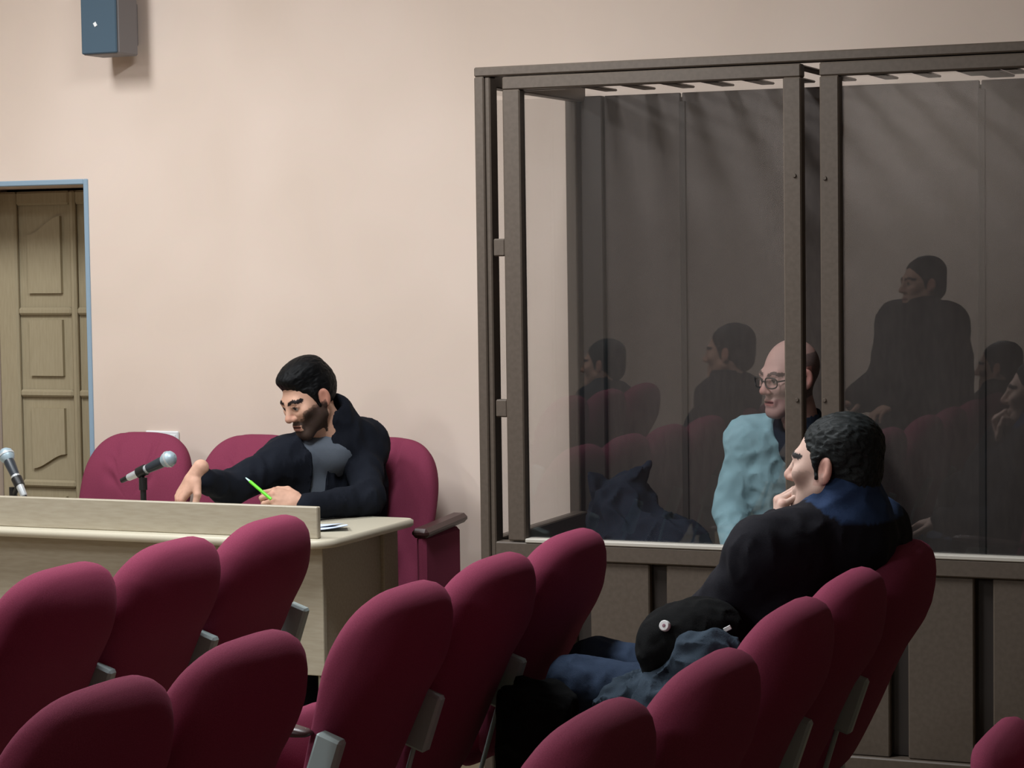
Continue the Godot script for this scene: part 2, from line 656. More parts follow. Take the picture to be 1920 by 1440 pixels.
# ---------------------------------------------------------------- the glass dock
func dock() -> void:
	var o := thing("glass_dock", "brown steel dock with tall glass panes and an open grid roof", "dock", Vector3(-1.75, 0, 0.48))
	var off := -o.position
	var b := func(called: String, a: Vector3, c: Vector3, m: Material, parent: Node3D, bevel := 0.004) -> MeshInstance3D:
		return part(called, box(a + off, c + off, bevel), m, parent)
	var L := -2.808
	var R := -0.70
	# outer frame
	b.call("post", Vector3(L, 0, 0.835), Vector3(L + 0.032, 2.156, 0.90), M.brown_paint, o)
	b.call("post", Vector3(L + 0.032, 0, 0.835), Vector3(L + 0.05, 2.156, 0.893), M.brown_paint, o)
	b.call("post", Vector3(R - 0.05, 0, 0.81), Vector3(R, 2.156, 0.90), M.brown_paint, o)
	b.call("post", Vector3(L - 0.02, 0, 0.03), Vector3(L + 0.02, 2.156, 0.09), M.brown_paint, o)
	b.call("post", Vector3(R - 0.05, 0, 0.03), Vector3(R, 2.156, 0.09), M.brown_paint, o)
	b.call("beam", Vector3(L, 2.156, 0.84), Vector3(R, 2.185, 0.90), M.brown_paint, o)
	b.call("beam", Vector3(L, 2.08, 0.03), Vector3(R, 2.13, 0.045), M.brown_paint, o)
	b.call("beam", Vector3(L, 2.125, 0.06), Vector3(L + 0.045, 2.18, 0.84), M.brown_paint, o)
	b.call("beam", Vector3(R - 0.045, 2.125, 0.06), Vector3(R, 2.18, 0.84), M.brown_paint, o)
	# roof grid
	var k := 0
	var x := L + 0.115
	while x < R - 0.06:
		b.call("roof_bar", Vector3(x, 2.156, 0.06), Vector3(x + 0.045, 2.164, 0.84), M.brown_paint, o, 0.003)
		x += 0.137
		k += 1
	b.call("roof_plate", Vector3(-1.40, 2.148, 0.06), Vector3(-1.32, 2.156, 0.84), M.brown_paint, o, 0.002)
	# sashes
	for q in [[-2.715, -1.780], [-1.725, -0.79]]:
		var s := holder("sash", o)
		b.call("stile", Vector3(q[0], 0.735, 0.855), Vector3(q[0] + 0.057, 2.113, 0.90), M.brown_paint, s)
		b.call("stile", Vector3(q[1] - 0.054, 0.735, 0.855), Vector3(q[1], 2.113, 0.90), M.brown_paint, s)
		b.call("top_rail", Vector3(q[0], 2.113, 0.855), Vector3(q[1], 2.152, 0.90), M.brown_paint, s)
		b.call("sill_strip", Vector3(q[0] + 0.057, 0.731, 0.855), Vector3(q[1] - 0.054, 0.743, 0.902), M.sill_white, s, 0.002)
		b.call("pane", Vector3(q[0] + 0.057, 0.743, 0.866), Vector3(q[1] - 0.054, 2.109, 0.872), M.dock_glass, s, 0.0)
	for y in [1.635, 1.142]:
		b.call("hinge", Vector3(L + 0.055, y - 0.027, 0.86), Vector3(-2.715, y + 0.027, 0.895), M.brown_paint, o)
	for q in [[-1.80, 1.83], [-1.71, 1.82], [-1.797, 1.18], [-1.715, 1.18]]:
		var bolt := tube([Vector3(q[0], q[1], 0.899) + off, Vector3(q[0], q[1], 0.905) + off], [0.007, 0.005], 8)
		part("bolt", bolt, M.brown_paint, o)
	# side glass towards the table
	b.call("side_pane", Vector3(L + 0.012, 0.735, 0.09), Vector3(L + 0.018, 2.125, 0.835), M.dock_glass, o, 0.0)
	b.call("side_rail", Vector3(L, 0.68, 0.09), Vector3(L + 0.045, 0.735, 0.835), M.brown_paint, o)
	b.call("side_panel", Vector3(L + 0.005, 0.0, 0.09), Vector3(L + 0.025, 0.68, 0.835), M.brown_panel, o)
	b.call("side_panel", Vector3(R - 0.025, 0.0, 0.09), Vector3(R - 0.005, 2.125, 0.81), M.brown_panel, o)
	# front below the glass
	b.call("rail", Vector3(L + 0.05, 0.680, 0.845), Vector3(R - 0.05, 0.731, 0.90), M.brown_paint, o)
	b.call("rail", Vector3(L + 0.05, 0.0, 0.845), Vector3(R - 0.05, 0.145, 0.905), M.brown_paint, o)
	b.call("back_sheet", Vector3(L + 0.05, 0.145, 0.845), Vector3(R - 0.05, 0.68, 0.858), M.brown_batten, o)
	x = L + 0.05
	var g := -2.478
	while g < R:
		var e := minf(g - 0.027, R - 0.05)
		if e - x > 0.02:
			b.call("board", Vector3(x, 0.145, 0.858), Vector3(e, 0.68, 0.888), M.brown_paint, o)
		x = g + 0.027
		g += 0.2437
	if R - 0.05 - x > 0.02:
		b.call("board", Vector3(x, 0.145, 0.858), Vector3(R - 0.05, 0.68, 0.888), M.brown_paint, o)
	# back wall of panels
	var seams := [-2.70, -2.424, -1.927, -1.429, -0.93, R - 0.05]
	for i in seams.size() - 1:
		b.call("back_panel", Vector3(seams[i] + 0.003, 0.1, 0.045), Vector3(seams[i + 1] - 0.003, 2.143, 0.06), M.brown_panel, o, 0.003)
	for i in range(1, seams.size() - 1):
		b.call("batten", Vector3(seams[i] - 0.006, 0.1, 0.058), Vector3(seams[i] + 0.016, 2.115, 0.066), M.brown_batten, o, 0.002)
	b.call("back_stile", Vector3(L + 0.03, 0.1, 0.04), Vector3(-2.70, 2.143, 0.075), M.brown_batten, o)
	b.call("platform", Vector3(L + 0.05, 0.0, 0.1), Vector3(R - 0.05, 0.1, 0.84), M.brown_batten, o)
	# bench
	b.call("bench_seat", Vector3(-2.74, 0.42, 0.10), Vector3(-0.78, 0.45, 0.48), M.brown_batten, o)
	for bx in [-2.6, -1.75, -0.9]:
		b.call("bench_leg", Vector3(bx, 0.1, 0.12), Vector3(bx + 0.04, 0.42, 0.46), M.brown_batten, o)

# ---------------------------------------------------------------- the long table
func table() -> void:
	var o := thing("long_table", "long beige laminate table with a rounded end and low front screen", "table", Vector3(-4.7, 0, 0.9))
	var off := -o.position
	var top := 0.757
	var out := []
	# outline of the top in x-z, seen from above
	var x1 := -3.165
	var rf := 0.085
	var rb := 0.035
	out.append(Vector2(-6.3, 0.60))
	for k in 7:
		var t := PI / 2 * k / 6
		out.append(Vector2(x1 - rb + rb * sin(t), 0.60 + rb - rb * cos(t)))
	for k in 11:
		var t := PI / 2 * k / 10
		out.append(Vector2(x1 - rf + rf * cos(t), 1.24 - rf + rf * sin(t)))
	out.append(Vector2(-6.3, 1.24))
	# rounded edge all round: rings of the outline drawn in
	var mid := Vector2(-4.8, 0.92)
	var rings := []
	for q in [[0.006, 0.0], [0.0, 0.005], [0.0, 0.020], [0.006, 0.026]]:
		var ring := []
		for p in out:
			var d: Vector2 = (p - mid)
			var s: Vector2 = Vector2(signf(d.x), signf(d.y)) * q[0]
			ring.append(Vector3(p.x - s.x, top - q[1], p.y - s.y) + off)
		rings.append(ring)
	var st := begin()
	skin(st, rings, true, true)
	part("tabletop", skinned(st), M.table_edge, o)
	part("front_screen", box(Vector3(-6.25, top, 1.168) + off, Vector3(-3.221, 0.855, 1.19) + off, 0.003), M.table_laminate, o)
	part("front_panel", box(Vector3(-6.2, 0.328, 1.128) + off, Vector3(-3.227, top - 0.026, 1.15) + off, 0.002), M.table_laminate, o)
	part("end_panel", box(Vector3(-3.262, 0.0, 0.72) + off, Vector3(-3.24, top - 0.026, 1.128) + off, 0.002), M.table_laminate, o)
	part("leg", box(Vector3(-3.285, 0.0, 0.615) + off, Vector3(-3.228, top - 0.026, 0.72) + off, 0.003), M.table_laminate, o)
	part("end_panel", box(Vector3(-6.2, 0.0, 0.62) + off, Vector3(-6.175, top - 0.026, 1.128) + off, 0.002), M.table_laminate, o)
	# papers by the end of the screen
	for q in [[-3.305, 0.98, 0.5, 0.14, 0.10], [-3.36, 0.93, 0.2, 0.15, 0.11]]:
		var rows := []
		for i in 7:
			var row := []
			for j in 5:
				var p := Vector3((i / 6.0 - 0.5) * q[3], 0, (j / 4.0 - 0.5) * q[4]).rotated(Vector3.UP, q[2])
				var lift := 0.003 + 0.014 * pow(i / 6.0, 2.0) * (0.4 + 0.6 * j / 4.0) + (0.002 if q[2] > 0.3 else 0.0)
				row.append(Vector3(q[0], top + lift, q[1]) + p)
			rows.append(row)
		st = begin()
		skin(st, rows, false, false)
		var low := []
		for r in rows:
			var lr := []
			for p in r:
				lr.append(p - Vector3(0, 0.0015, 0))
			low.append(lr)
		low.reverse()
		skin(st, low, false, false)
		single("paper_sheet", skinned(st), M.paper, "bluish white sheet with a curled edge on the table end" if q[2] > 0.3 else "bluish white sheet lying flat under the curled one", "paper", "papers on the table end")

# ---------------------------------------------------------------- chairs
func cushion(outline: Callable, thick: Callable, place: Callable, rings := 9, around := 40) -> ArrayMesh:
	var st := begin()
	var rows := []
	var n := 2.45
	for side in [1, -1]:
		var list := range(rings + 1)
		if side == -1:
			list = range(rings - 1, -1, -1)
		for r in list:
			var a: float = PI / 2 * r / rings
			var rho := pow(sin(a), 2.0 / n)
			var up := pow(maxf(cos(a), 0.0), 2.0 / n)
			var ring := []
			for s in around:
				var p: Vector2 = outline.call(TAU * s / around, rho)
				ring.append(place.call(p, side * up * thick.call(p, side)))
			rows.append(ring)
	skin(st, rows, true, false)
	return skinned(st)

func sp(c: float, e: float) -> float:
	return signf(c) * pow(absf(c), e)

var back_mesh: ArrayMesh
var back_mesh_front: ArrayMesh
var seat_mesh: ArrayMesh
var arm_mesh: ArrayMesh
var plate_mesh: ArrayMesh
var rod_mesh: ArrayMesh
var leg_mesh: ArrayMesh

func make_chair_meshes() -> void:
	var out := func(t: float, rho: float) -> Vector2:
		var c := cos(t)
		var s := sin(t)
		var yc := 0.70
		var hw := 0.238
		var p: Vector2
		if s >= 0:
			p = Vector2(hw * sp(c, 0.62), 0.252 * sp(s, 0.70))
		else:
			p = Vector2(hw * sp(c, 0.36), 0.32 * sp(s, 0.36))
		p *= rho
		p.x *= 1.0 - 0.17 * clampf(-p.y / 0.32, 0.0, 1.0)
		return Vector2(p.x, yc + p.y)
	for seams in [false, true]:
		var thick := func(p: Vector2, side: int) -> float:
			var t := lerpf(0.034, 0.046, smoothstep(0.42, 0.66, p.y)) + 0.036 * smoothstep(0.64, 0.83, p.y)
			if side > 0 and seams:
				for sx in [-0.082, 0.082]:
					t -= 0.020 * exp(-pow((p.x - sx) / 0.011, 2.0))
			return t
		var place := func(p: Vector2, d: float) -> Vector3:
			var lean := (0.86 - p.y) * 0.346 - 0.05 * pow(p.x / 0.238, 2.0) * -0.4
			return Vector3(p.x, p.y, lean) + Vector3(0, 0.327, 0.945) * d
		var m := cushion(out, thick, place, 9, 96 if seams else 56)
		if seams:
			back_mesh_front = m
		else:
			back_mesh = m
	var sout := func(t: float, rho: float) -> Vector2:
		return Vector2(0.205 * sp(cos(t), 0.4), 0.15 * sp(sin(t), 0.4)) * rho
	var sthick := func(p: Vector2, side: int) -> float:
		return 0.05 if side > 0 else 0.03
	# lies flat; its hinge edge at z = 0
	var splace := func(p: Vector2, d: float) -> Vector3:
		return Vector3(p.x, d, p.y + 0.15)
	seat_mesh = cushion(sout, sthick, splace, 7, 36)
	var aout := func(t: float, rho: float) -> Vector2:
		return Vector2(0.027 * sp(cos(t), 0.6), 0.115 * sp(sin(t), 0.5)) * rho
	var athick := func(p: Vector2, side: int) -> float:
		return 0.013
	var aplace := func(p: Vector2, d: float) -> Vector3:
		return Vector3(p.x, 0.662 + d + 0.010 * p.y / 0.115, p.y + 0.205)
	arm_mesh = cushion(aout, athick, aplace, 4, 24)
	var st := begin()
	bbox(st, Vector3(0, 0.588, 0.066), Vector3(0.034, 0.135, 0.058), 0.006, Basis(Vector3.RIGHT, -0.33))
	plate_mesh = done(st)
	rod_mesh = tube([Vector3(0, 0.53, 0.09), Vector3(0, 0.30, 0.16), Vector3(0, 0.10, 0.19)], [0.006, 0.006, 0.006], 8)
	st = begin()
	bbox(st, Vector3(0, 0.33, 0.24), Vector3(0.034, 0.62, 0.07), 0.008)
	bbox(st, Vector3(0, 0.012, 0.24), Vector3(0.05, 0.024, 0.30), 0.008)
	leg_mesh = done(st)

func side_frame(o: Node3D, x: float, plate: bool) -> void:
	var s := holder("side_frame", o)
	s.position.x = x
	part("armrest", arm_mesh, M.armrest_wood, s)
	if plate:
		part("bracket", plate_mesh, M.chair_metal, s)
		part("rod", rod_mesh, M.chair_metal, s)
	part("leg", leg_mesh, M.chair_metal, s)

func chair(at: Vector3, turn: float, label: String, group: String, seat_down: bool, both: bool, front_seams := false, width := 1.0, tall := 1.0, framed := true, gap := PITCH) -> Node3D:
	var o := thing("auditorium_chair", label, "chair", at, turn, group)
	var bk := part("backrest", back_mesh_front if front_seams else back_mesh, M.maroon_fabric, o)
	bk.scale = Vector3(width, tall, 1.0)
	var s := part("seat", seat_mesh, M.maroon_fabric, o)
	s.position = Vector3(0, 0.425 if seat_down else 0.345, 0.215)
	s.scale.x = width
	if not seat_down:
		s.rotation.x = -1.38
	if framed:
		side_frame(o, gap * width / 2, not front_seams)
	if both:
		side_frame(o, -0.254 * width, at.x < -2.5 and not front_seams)
	return o

func chairs() -> void:
	make_chair_meshes()
	var ordinal := ["first", "second", "third", "fourth", "fifth", "sixth", "seventh", "eighth", "ninth"]
	# rows run away from the wall; the audience faces left, towards the bench
	for r in [[-2.935, [2.02, 2.505, 2.985, 3.48, 3.99, 4.49], "row nearest the long table", "chairs in the row nearest the table"], [-2.06, [2.07, 2.545, 3.02, 3.69, 4.175, 4.67, 5.17, 5.66], "middle row", "chairs in the middle row"], [-1.225, [2.05, 2.55, 3.0, 3.61, 4.09], "row where the listening man sits", "chairs in the row of the listening man"]]:
		for k in r[1].size():
			var down: bool = (r[0] > -1.5 and k < 2) or (r[0] < -2.5 and k == 4) or (absf(r[0] + 2.06) < 0.1 and k == 7)
			var here: float = r[0] + (0.028 if r[0] > -1.5 and k == 3 else 0.0)
			var gap: float = minf(0.49, r[1][mini(k + 1, r[1].size() - 1)] - r[1][mini(k, r[1].size() - 2)])
			var seat := chair(Vector3(here, 0, r[1][k]), -PI / 2, "maroon auditorium chair, %s from the wall in the %s" % [ordinal[k], r[2]], r[3], down, k == 0, false, 1.0, 0.972, not (r[0] > -1.5 and k in [2, 3]), gap)
			if r[0] > -1.5 and k == 1:
				seat.get_node("side_frame/armrest").free()
	var lone := chair(Vector3(-0.43, 0, 3.27), -PI / 2, "maroon auditorium chair with folded seat, behind the row where the listening man sits", "", false, true)
	var folded := lone.get_node("seat") as Node3D
	folded.scale = Vector3(1.0, 1.15, 1.18)
	folded.rotation.x = -1.18
	folded.position.y = 0.43
	for k in 3:
		chair(Vector3(-3.83, 0, 4.2 + PITCH * k), -PI / 2, "maroon padded auditorium chair beside the table, row of three, %s from the wall" % ordinal[k], "chairs of the row of three", k == 2, k == 0)
	# three chairs against the wall behind the table
	for k in 3:
		var o := chair(Vector3(-4.455 + 0.488 * k, 0, 0.20), 0.0, ["dark maroon chair behind the table, its back clear beneath the white wall plate", "dark maroon chair behind the table, half hidden by the man writing", "dark maroon chair at the table end, behind the bearded man's left arm"][k], "chairs against the wall behind the table", true, k == 0, true, 0.955, 1.03, k < 2)
		if k == 2:
			var st := begin()
			bbox(st, Vector3(0.315, 0.445, 0.235), Vector3(0.035, 0.50, 0.29), 0.012)
			part("side_panel", done(st), M.maroon_fabric, o)
			st = begin()
			bbox(st, Vector3(0.315, 0.712, 0.222), Vector3(0.062, 0.032, 0.335), 0.012, Basis(Vector3.RIGHT, 0.06))
			part("armrest", done(st), M.armrest_wood, o)

# ---------------------------------------------------------------- things on the wall
func fittings() -> void:
	var o := thing("wall_speaker", "grey loudspeaker box with a blue-grey front high on the peach wall", "speaker", Vector3(-4.6, 2.36, 0.1))
	var turn := Basis(Vector3.UP, 0.0)
	var st := begin()
	bbox(st, Vector3(0.0, 0.14, 0.025), Vector3(0.155, 0.28, 0.135), 0.006, turn)
	part("cabinet", done(st), M.speaker_box, o)
	st = begin()
	bbox(st, Vector3(0.0, 0.14, 0.096), Vector3(0.15, 0.275, 0.012), 0.004, turn)
	part("grille", done(st), M.speaker_grille, o)
	st = begin()
	bbox(st, Vector3(-0.012, 0.108, 0.1035), Vector3(0.013, 0.016, 0.003), 0.001, turn * Basis(Vector3.BACK, 0.5))
	part("badge", done(st), M.white_plastic, o, "small white maker's badge")
	st = begin()
	bbox(st, Vector3(0.0, 0.12, -0.07), Vector3(0.09, 0.16, 0.06), 0.006)
	part("bracket", done(st), M.speaker_box, o)
	var p := thing("wall_plate", "white rectangular socket plate on the wall above a maroon chair", "socket", Vector3(-4.49, 0.90, 0))
	st = begin()
	bbox(st, Vector3(0, 0.035, 0.006), Vector3(0.142, 0.076, 0.012), 0.004)
	part("cover", done(st), M.white_plastic, p)
	for s in [-0.034, 0.034]:
		st = begin()
		bbox(st, Vector3(s, 0.035, 0.0135), Vector3(0.055, 0.05, 0.004), 0.0015)
		part("socket_face", done(st), M.white_plastic, p)

func microphone(head: Vector3, tail: Vector3, foot: Vector3, label: String) -> Node3D:
	var o := thing("microphone", label, "microphone", Vector3(foot.x, 0.757, foot.z))
	var off := -o.position
	var d := (tail - head).normalized()
	var at := func(t: float) -> Vector3: return head + d * t + off
	part("grille", tube([at.call(-0.026), at.call(-0.023), at.call(-0.014), at.call(0.0), at.call(0.012), at.call(0.024)], [0.006, 0.014, 0.0235, 0.0265, 0.024, 0.0165], 18), M.mic_mesh, o)
	part("grille_band", tube([at.call(-0.003), at.call(0.003)], [0.0275, 0.0275], 18), M.mic_silver, o)
	part("body", tube([at.call(0.022), at.call(0.03), at.call(0.085)], [0.0175, 0.0185, 0.015], 14), M.mic_dark, o)
	part("handle", tube([at.call(0.085), at.call(0.089), at.call(0.165), at.call(0.170)], [0.0155, 0.0145, 0.0115, 0.008], 14), M.mic_silver, o)
	part("connector", tube([at.call(0.168), at.call(0.195)], [0.009, 0.008], 10), M.black_plastic, o)
	var hold: Vector3 = at.call(0.11)
	part("clip", tube([hold - d * 0.016, hold + d * 0.016], [0.0185, 0.0175], 14), M.black_plastic, o)
	var base := foot + off
	part("stand", tube([base, Vector3(base.x, hold.y - 0.05, base.z), hold + Vector3(0, -0.012, 0)], [0.010, 0.010, 0.008], 10), M.black_plastic, o)
	part("joint", tube([Vector3(base.x, hold.y - 0.06, base.z), Vector3(base.x, hold.y - 0.02, base.z)], [0.014, 0.014], 10), M.black_plastic, o)
	part("foot", tube([base, base + Vector3(0, 0.012, 0), base + Vector3(0, 0.016, 0)], [0.06, 0.058, 0.02], 24), M.black_plastic, o)
	return o

func microphones() -> void:
	microphone(Vector3(-3.857, 0.970, 1.0), Vector3(-4.042, 0.893, 1.0), Vector3(-3.955, 0.757, 1.0), "silver handheld microphone lying level on a stand before an empty chair")
	var o := microphone(Vector3(-4.482, 0.968, 1.0), Vector3(-4.418, 0.885, 1.03), Vector3(-4.452, 0.757, 1.01), "silver handheld microphone tilted up, its cable trailing, before the door")
	var path := []
	for k in 9:
		var t := k / 8.0
		path.append(Vector3(lerpf(-4.39, -4.29, t), lerpf(0.84, 0.77, pow(t, 0.8)) + 0.0, lerpf(1.035, 1.08, t)) - o.position)
	path.insert(0, Vector3(-4.408, 0.868, 1.03) - o.position)
	part("cable", tube(path, [0.005, 0.004, 0.004, 0.004, 0.004, 0.004, 0.004, 0.004, 0.004, 0.004], 8), M.black_plastic, o)

# ---------------------------------------------------------------- people
func lin(r: float, g: float, b: float) -> Color:
	return Color(r, g, b).srgb_to_linear()

func facing(forward: Vector3, tilt := 0.0) -> Basis:
	var z := forward.normalized()
	var x := Vector3.UP.cross(z).normalized()
	var y := z.cross(x)
	return Basis(x, y, z) * Basis(Vector3.BACK, tilt)

# a head in its own axes: face along +z, origin between the ears
func head(g: Geo, xf: Transform3D, look: Dictionary, cell := 0.0032) -> void:
	var s := Sdf.new()
	s.ell(Vector3(0, 0.032, -0.016), Vector3(0.073, 0.088, 0.094), 0.01)
	s.ell(Vector3(0, -0.022, 0.030), Vector3(0.061, 0.085, 0.058), 0.03)
	for q in [-1.0, 1.0]:
		s.cap(Vector3(q * 0.052, -0.052, 0.005), Vector3(q * 0.018, -0.098, 0.066), 0.022, 0.016, 0.03)
		s.ell(Vector3(q * 0.043, -0.018, 0.064), Vector3(0.022, 0.018, 0.017), 0.03)
	s.cap(Vector3(-0.012, -0.102, 0.072), Vector3(0.012, -0.102, 0.072), 0.016, 0.016, 0.025)
	s.cap(Vector3(-0.036, 0.021, 0.078), Vector3(0.036, 0.021, 0.078), 0.011, 0.011, 0.022)
	for q in [-1.0, 1.0]:
		s.ell(Vector3(q * 0.032, 0.001, 0.098), Vector3(0.019, 0.013, 0.017), 0.014, 1)
		s.ell(Vector3(q * 0.031, 0.001, 0.0755), Vector3(0.0135, 0.0125, 0.0125), 0.003)
		s.cap(Vector3(q * 0.020, 0.008, 0.086), Vector3(q * 0.043, 0.007, 0.080), 0.0045, 0.0045, 0.006)
	# nose
	s.cap(Vector3(0, 0.014, 0.086), Vector3(0, -0.026, 0.106), 0.008, 0.0115, 0.016)
	s.ell(Vector3(0, -0.030, 0.105), Vector3(0.0125, 0.011, 0.012), 0.01)
	for q in [-1.0, 1.0]:
		s.ell(Vector3(q * 0.0125, -0.034, 0.094), Vector3(0.008, 0.008, 0.011), 0.008)
		s.ell(Vector3(q * 0.007, -0.043, 0.100), Vector3(0.0035, 0.004, 0.006), 0.003, 1)
	# mouth
	s.cap(Vector3(-0.019, -0.062, 0.083), Vector3(0.019, -0.062, 0.083), 0.007, 0.007, 0.012)
	s.cap(Vector3(-0.016, -0.074, 0.083), Vector3(0.016, -0.074, 0.083), 0.0085, 0.0085, 0.012)
	s.cap(Vector3(-0.022, -0.0675, 0.094), Vector3(0.022, -0.0675, 0.094), 0.0026, 0.0026, 0.004, 1)
	# ears
	for q in [-1.0, 1.0]:
		var t := Basis(Vector3.UP, q * -0.45) * Basis(Vector3.RIGHT, -0.15)
		s.ell(Vector3(q * 0.077, -0.004, -0.010), Vector3(0.0085, 0.033, 0.020), 0.008, 0, t)
		s.ell(Vector3(q * 0.086, 0.002, -0.004), Vector3(0.007, 0.019, 0.010), 0.006, 1, t)
	# neck
	s.cap(Vector3(0, -0.055, -0.022), Vector3(0, -0.165, -0.040), 0.048, 0.052, 0.03)
	var skin_c: Color = look.skin
	var brow: Color = look.brow
	var beard: float = look.get("beard", 0.0)
	var beard_c: Color = look.get("beard_colour", brow)
	var shaved: Color = look.get("stubble", skin_c)
	var nz := FastNoiseLite.new()
	nz.frequency = 90.0
	nz.seed = 4
	var paint := func(p: Vector3, n: Vector3) -> Color:
		var ax := absf(p.x)
		var j := nz.get_noise_3dv(p) * 0.5
		var c := skin_c * (1.0 + 0.10 * j)
		if p.z < 0.02 and ax > 0.066 and absf(p.y) < 0.04:
			c = c.lerp(lin(0.66, 0.33, 0.28), 0.4)
		if p.z > 0.093 and absf(p.y + 0.03) < 0.018:
			c = c.lerp(lin(0.70, 0.42, 0.36), 0.25)
		if p.z > 0.066 and ax < 0.023 and absf(p.y + 0.068) < 0.0125 - 0.006 * ax / 0.023:
			c = lin(0.56, 0.33, 0.30).lerp(skin_c, 0.35)
			if absf(p.y + 0.0675) < 0.003:
				c = lin(0.25, 0.12, 0.11)
		# eyes
		var e := Vector2(ax - 0.031, (p.y - 0.001) * 1.5)
		if p.z > 0.06 and e.length() < 0.0125:
			c = lin(0.10, 0.08, 0.075) if e.length() < 0.0065 else lin(0.62, 0.58, 0.55)
			if p.y > 0.004:
				c = lin(0.12, 0.09, 0.085)
		# eyebrows
		var by := 0.0225 + 0.006 * smoothstep(0.012, 0.036, ax) - 0.007 * smoothstep(0.036, 0.056, ax)
		if p.z > 0.04 and ax > 0.010 and ax < 0.055 and absf(p.y - by) < look.get("brow_width", 0.0055) * (1.0 + j):
			c = brow
		# shaved cheeks or beard
		var edge := -0.040 + 0.030 * smoothstep(0.035, 0.068, ax) + j * 0.016
		var lip := p.z > 0.066 and ax < 0.021 and absf(p.y + 0.069) < 0.010
		var mous := ax < 0.033 and p.y < -0.045 and p.y > -0.060
		var front_free := ax < 0.026 and p.y > -0.080
		if p.y < edge and p.z > -0.005 - (p.y + 0.05) * 0.1 and not lip and (mous or not front_free) and p.y > -0.125:
			c = c.lerp(beard_c * (0.9 + 0.8 * j), beard * clampf(0.55 + (edge - p.y) * 40.0, 0.0, 1.0)) if beard > 0.0 else c.lerp(shaved, 0.5)
		# cropped hair on the sides of a balding head
		if look.has("crop") and p.z < 0.028 + (p.y - 0.03) * -0.6 and p.y > -0.065 + maxf(0.0, p.z) * 1.2 and p.y < 0.075 and not (ax > 0.068 and absf(p.y) < 0.036 and p.z < 0.014 and p.z > -0.036):
			c = c.lerp(look.crop, 0.75 + 0.3 * j)
		return c
	s.build(g, cell, xf, paint)

func hair_mesh(kind: String, xf: Transform3D, cell := 0.0035) -> ArrayMesh:
	var s := Sdf.new()
	s.ell(Vector3(0, 0.034, -0.020), Vector3(0.080, 0.095, 0.100), 0.01)
	if kind == "quiff":
		s.ell(Vector3(0, 0.093, 0.030), Vector3(0.058, 0.034, 0.058), 0.03)
		s.ell(Vector3(0.0, 0.100, -0.02), Vector3(0.064, 0.038, 0.068), 0.03)
	else:
		s.ell(Vector3(0, 0.070, -0.048), Vector3(0.074, 0.056, 0.068), 0.03)
		s.ell(Vector3(0, -0.020, -0.075), Vector3(0.062, 0.058, 0.042), 0.03)
	s.half(Vector3(0, -0.56, 0.83), 0.026 if kind == "quiff" else 0.022, 0.02)
	s.half(Vector3(0, -1, 0.15), 0.068 if kind == "quiff" else 0.085, 0.02)
	for q in [-1.0, 1.0]:
		s.ell(Vector3(q * 0.086, -0.012, -0.004), Vector3(0.026, 0.040, 0.027), 0.008, 1)
		s.cap(Vector3(q * 0.071, 0.03, 0.018), Vector3(q * 0.069, -0.022, 0.014), 0.009, 0.005, 0.012)
	s.folds(0.0022 if kind == "quiff" else 0.0038, 36.0, Vector3(1.4, 1.0, 0.45), 8)
	var g := Geo.new()
	s.build(g, cell, xf)
	return g.mesh(false)

# a hand in its own axes: wrist at the origin, fingers along +z, palm down, thumb towards side * x
func hand(g: Geo, xf: Transform3D, side: float, curl: Array, skin_c: Color, thumb_in := 0.0, cell := 0.003) -> void:
	var s := Sdf.new()
	var roots := [Vector3(0.029, 0, 0.088), Vector3(0.010, 0.004, 0.093), Vector3(-0.010, 0.002, 0.088), Vector3(-0.028, -0.003, 0.078)]
	var lens := [[0.042, 0.025, 0.020], [0.046, 0.029, 0.021], [0.042, 0.027, 0.020], [0.033, 0.020, 0.018]]
	s.ell(Vector3(0, -0.004, 0.048), Vector3(0.038, 0.015, 0.052), 0.01)
	s.cap(Vector3(0, 0, -0.03), Vector3(0, 0, 0.02), 0.026, 0.024, 0.02)
	for f in 4:
		var a: Vector3 = roots[f]
		s.cap(Vector3(a.x * 0.55, 0.002, 0.02), a, 0.012, 0.0105, 0.012)
		var ang := 0.0
		var r := 0.0095 if f < 3 else 0.0083
		for k in 3:
			ang += curl[f] * [0.9, 1.15, 0.7][k]
			var b: Vector3 = a + Vector3((a.x - roots[1].x) * 0.05, -sin(ang), cos(ang)) * lens[f][k]
			s.cap(a, b, r, r * 0.91, 0.004)
			r *= 0.91
			a = b
	var t0 := Vector3(0.026, -0.008, 0.018)
	var t1 := t0 + Vector3(0.68, -0.35 - 0.2 * thumb_in, 0.62).normalized() * 0.040
	var t2 := t1 + Vector3(0.30 - 0.6 * thumb_in, -0.30, 0.9).normalized() * 0.032
	var t3 := t2 + Vector3(0.10 - 0.9 * thumb_in, -0.25, 0.9).normalized() * 0.026
	s.cap(t0, t1, 0.016, 0.0125, 0.012)
	s.cap(t1, t2, 0.0115, 0.0105, 0.004)
	s.cap(t2, t3, 0.0105, 0.0085, 0.004)
	var nz := FastNoiseLite.new()
	nz.frequency = 60.0
	var paint := func(p: Vector3, _n: Vector3) -> Color:
		var c := skin_c * (1.0 + 0.12 * nz.get_noise_3dv(p))
		for f in 4:
			if p.distance_to(roots[f]) < 0.012:
				c = c.lerp(lin(0.70, 0.44, 0.38), 0.25)
		return c
	var mirror := Transform3D(Basis(Vector3(side, 0, 0), Vector3.UP, Vector3.BACK), Vector3.ZERO)
	var from := g.i.size()
	s.build(g, cell, xf * mirror, paint)
	if side < 0:
		for k in range(from, g.i.size(), 3):
			var q := g.i[k]
			g.i[k] = g.i[k + 1]
			g.i[k + 1] = q

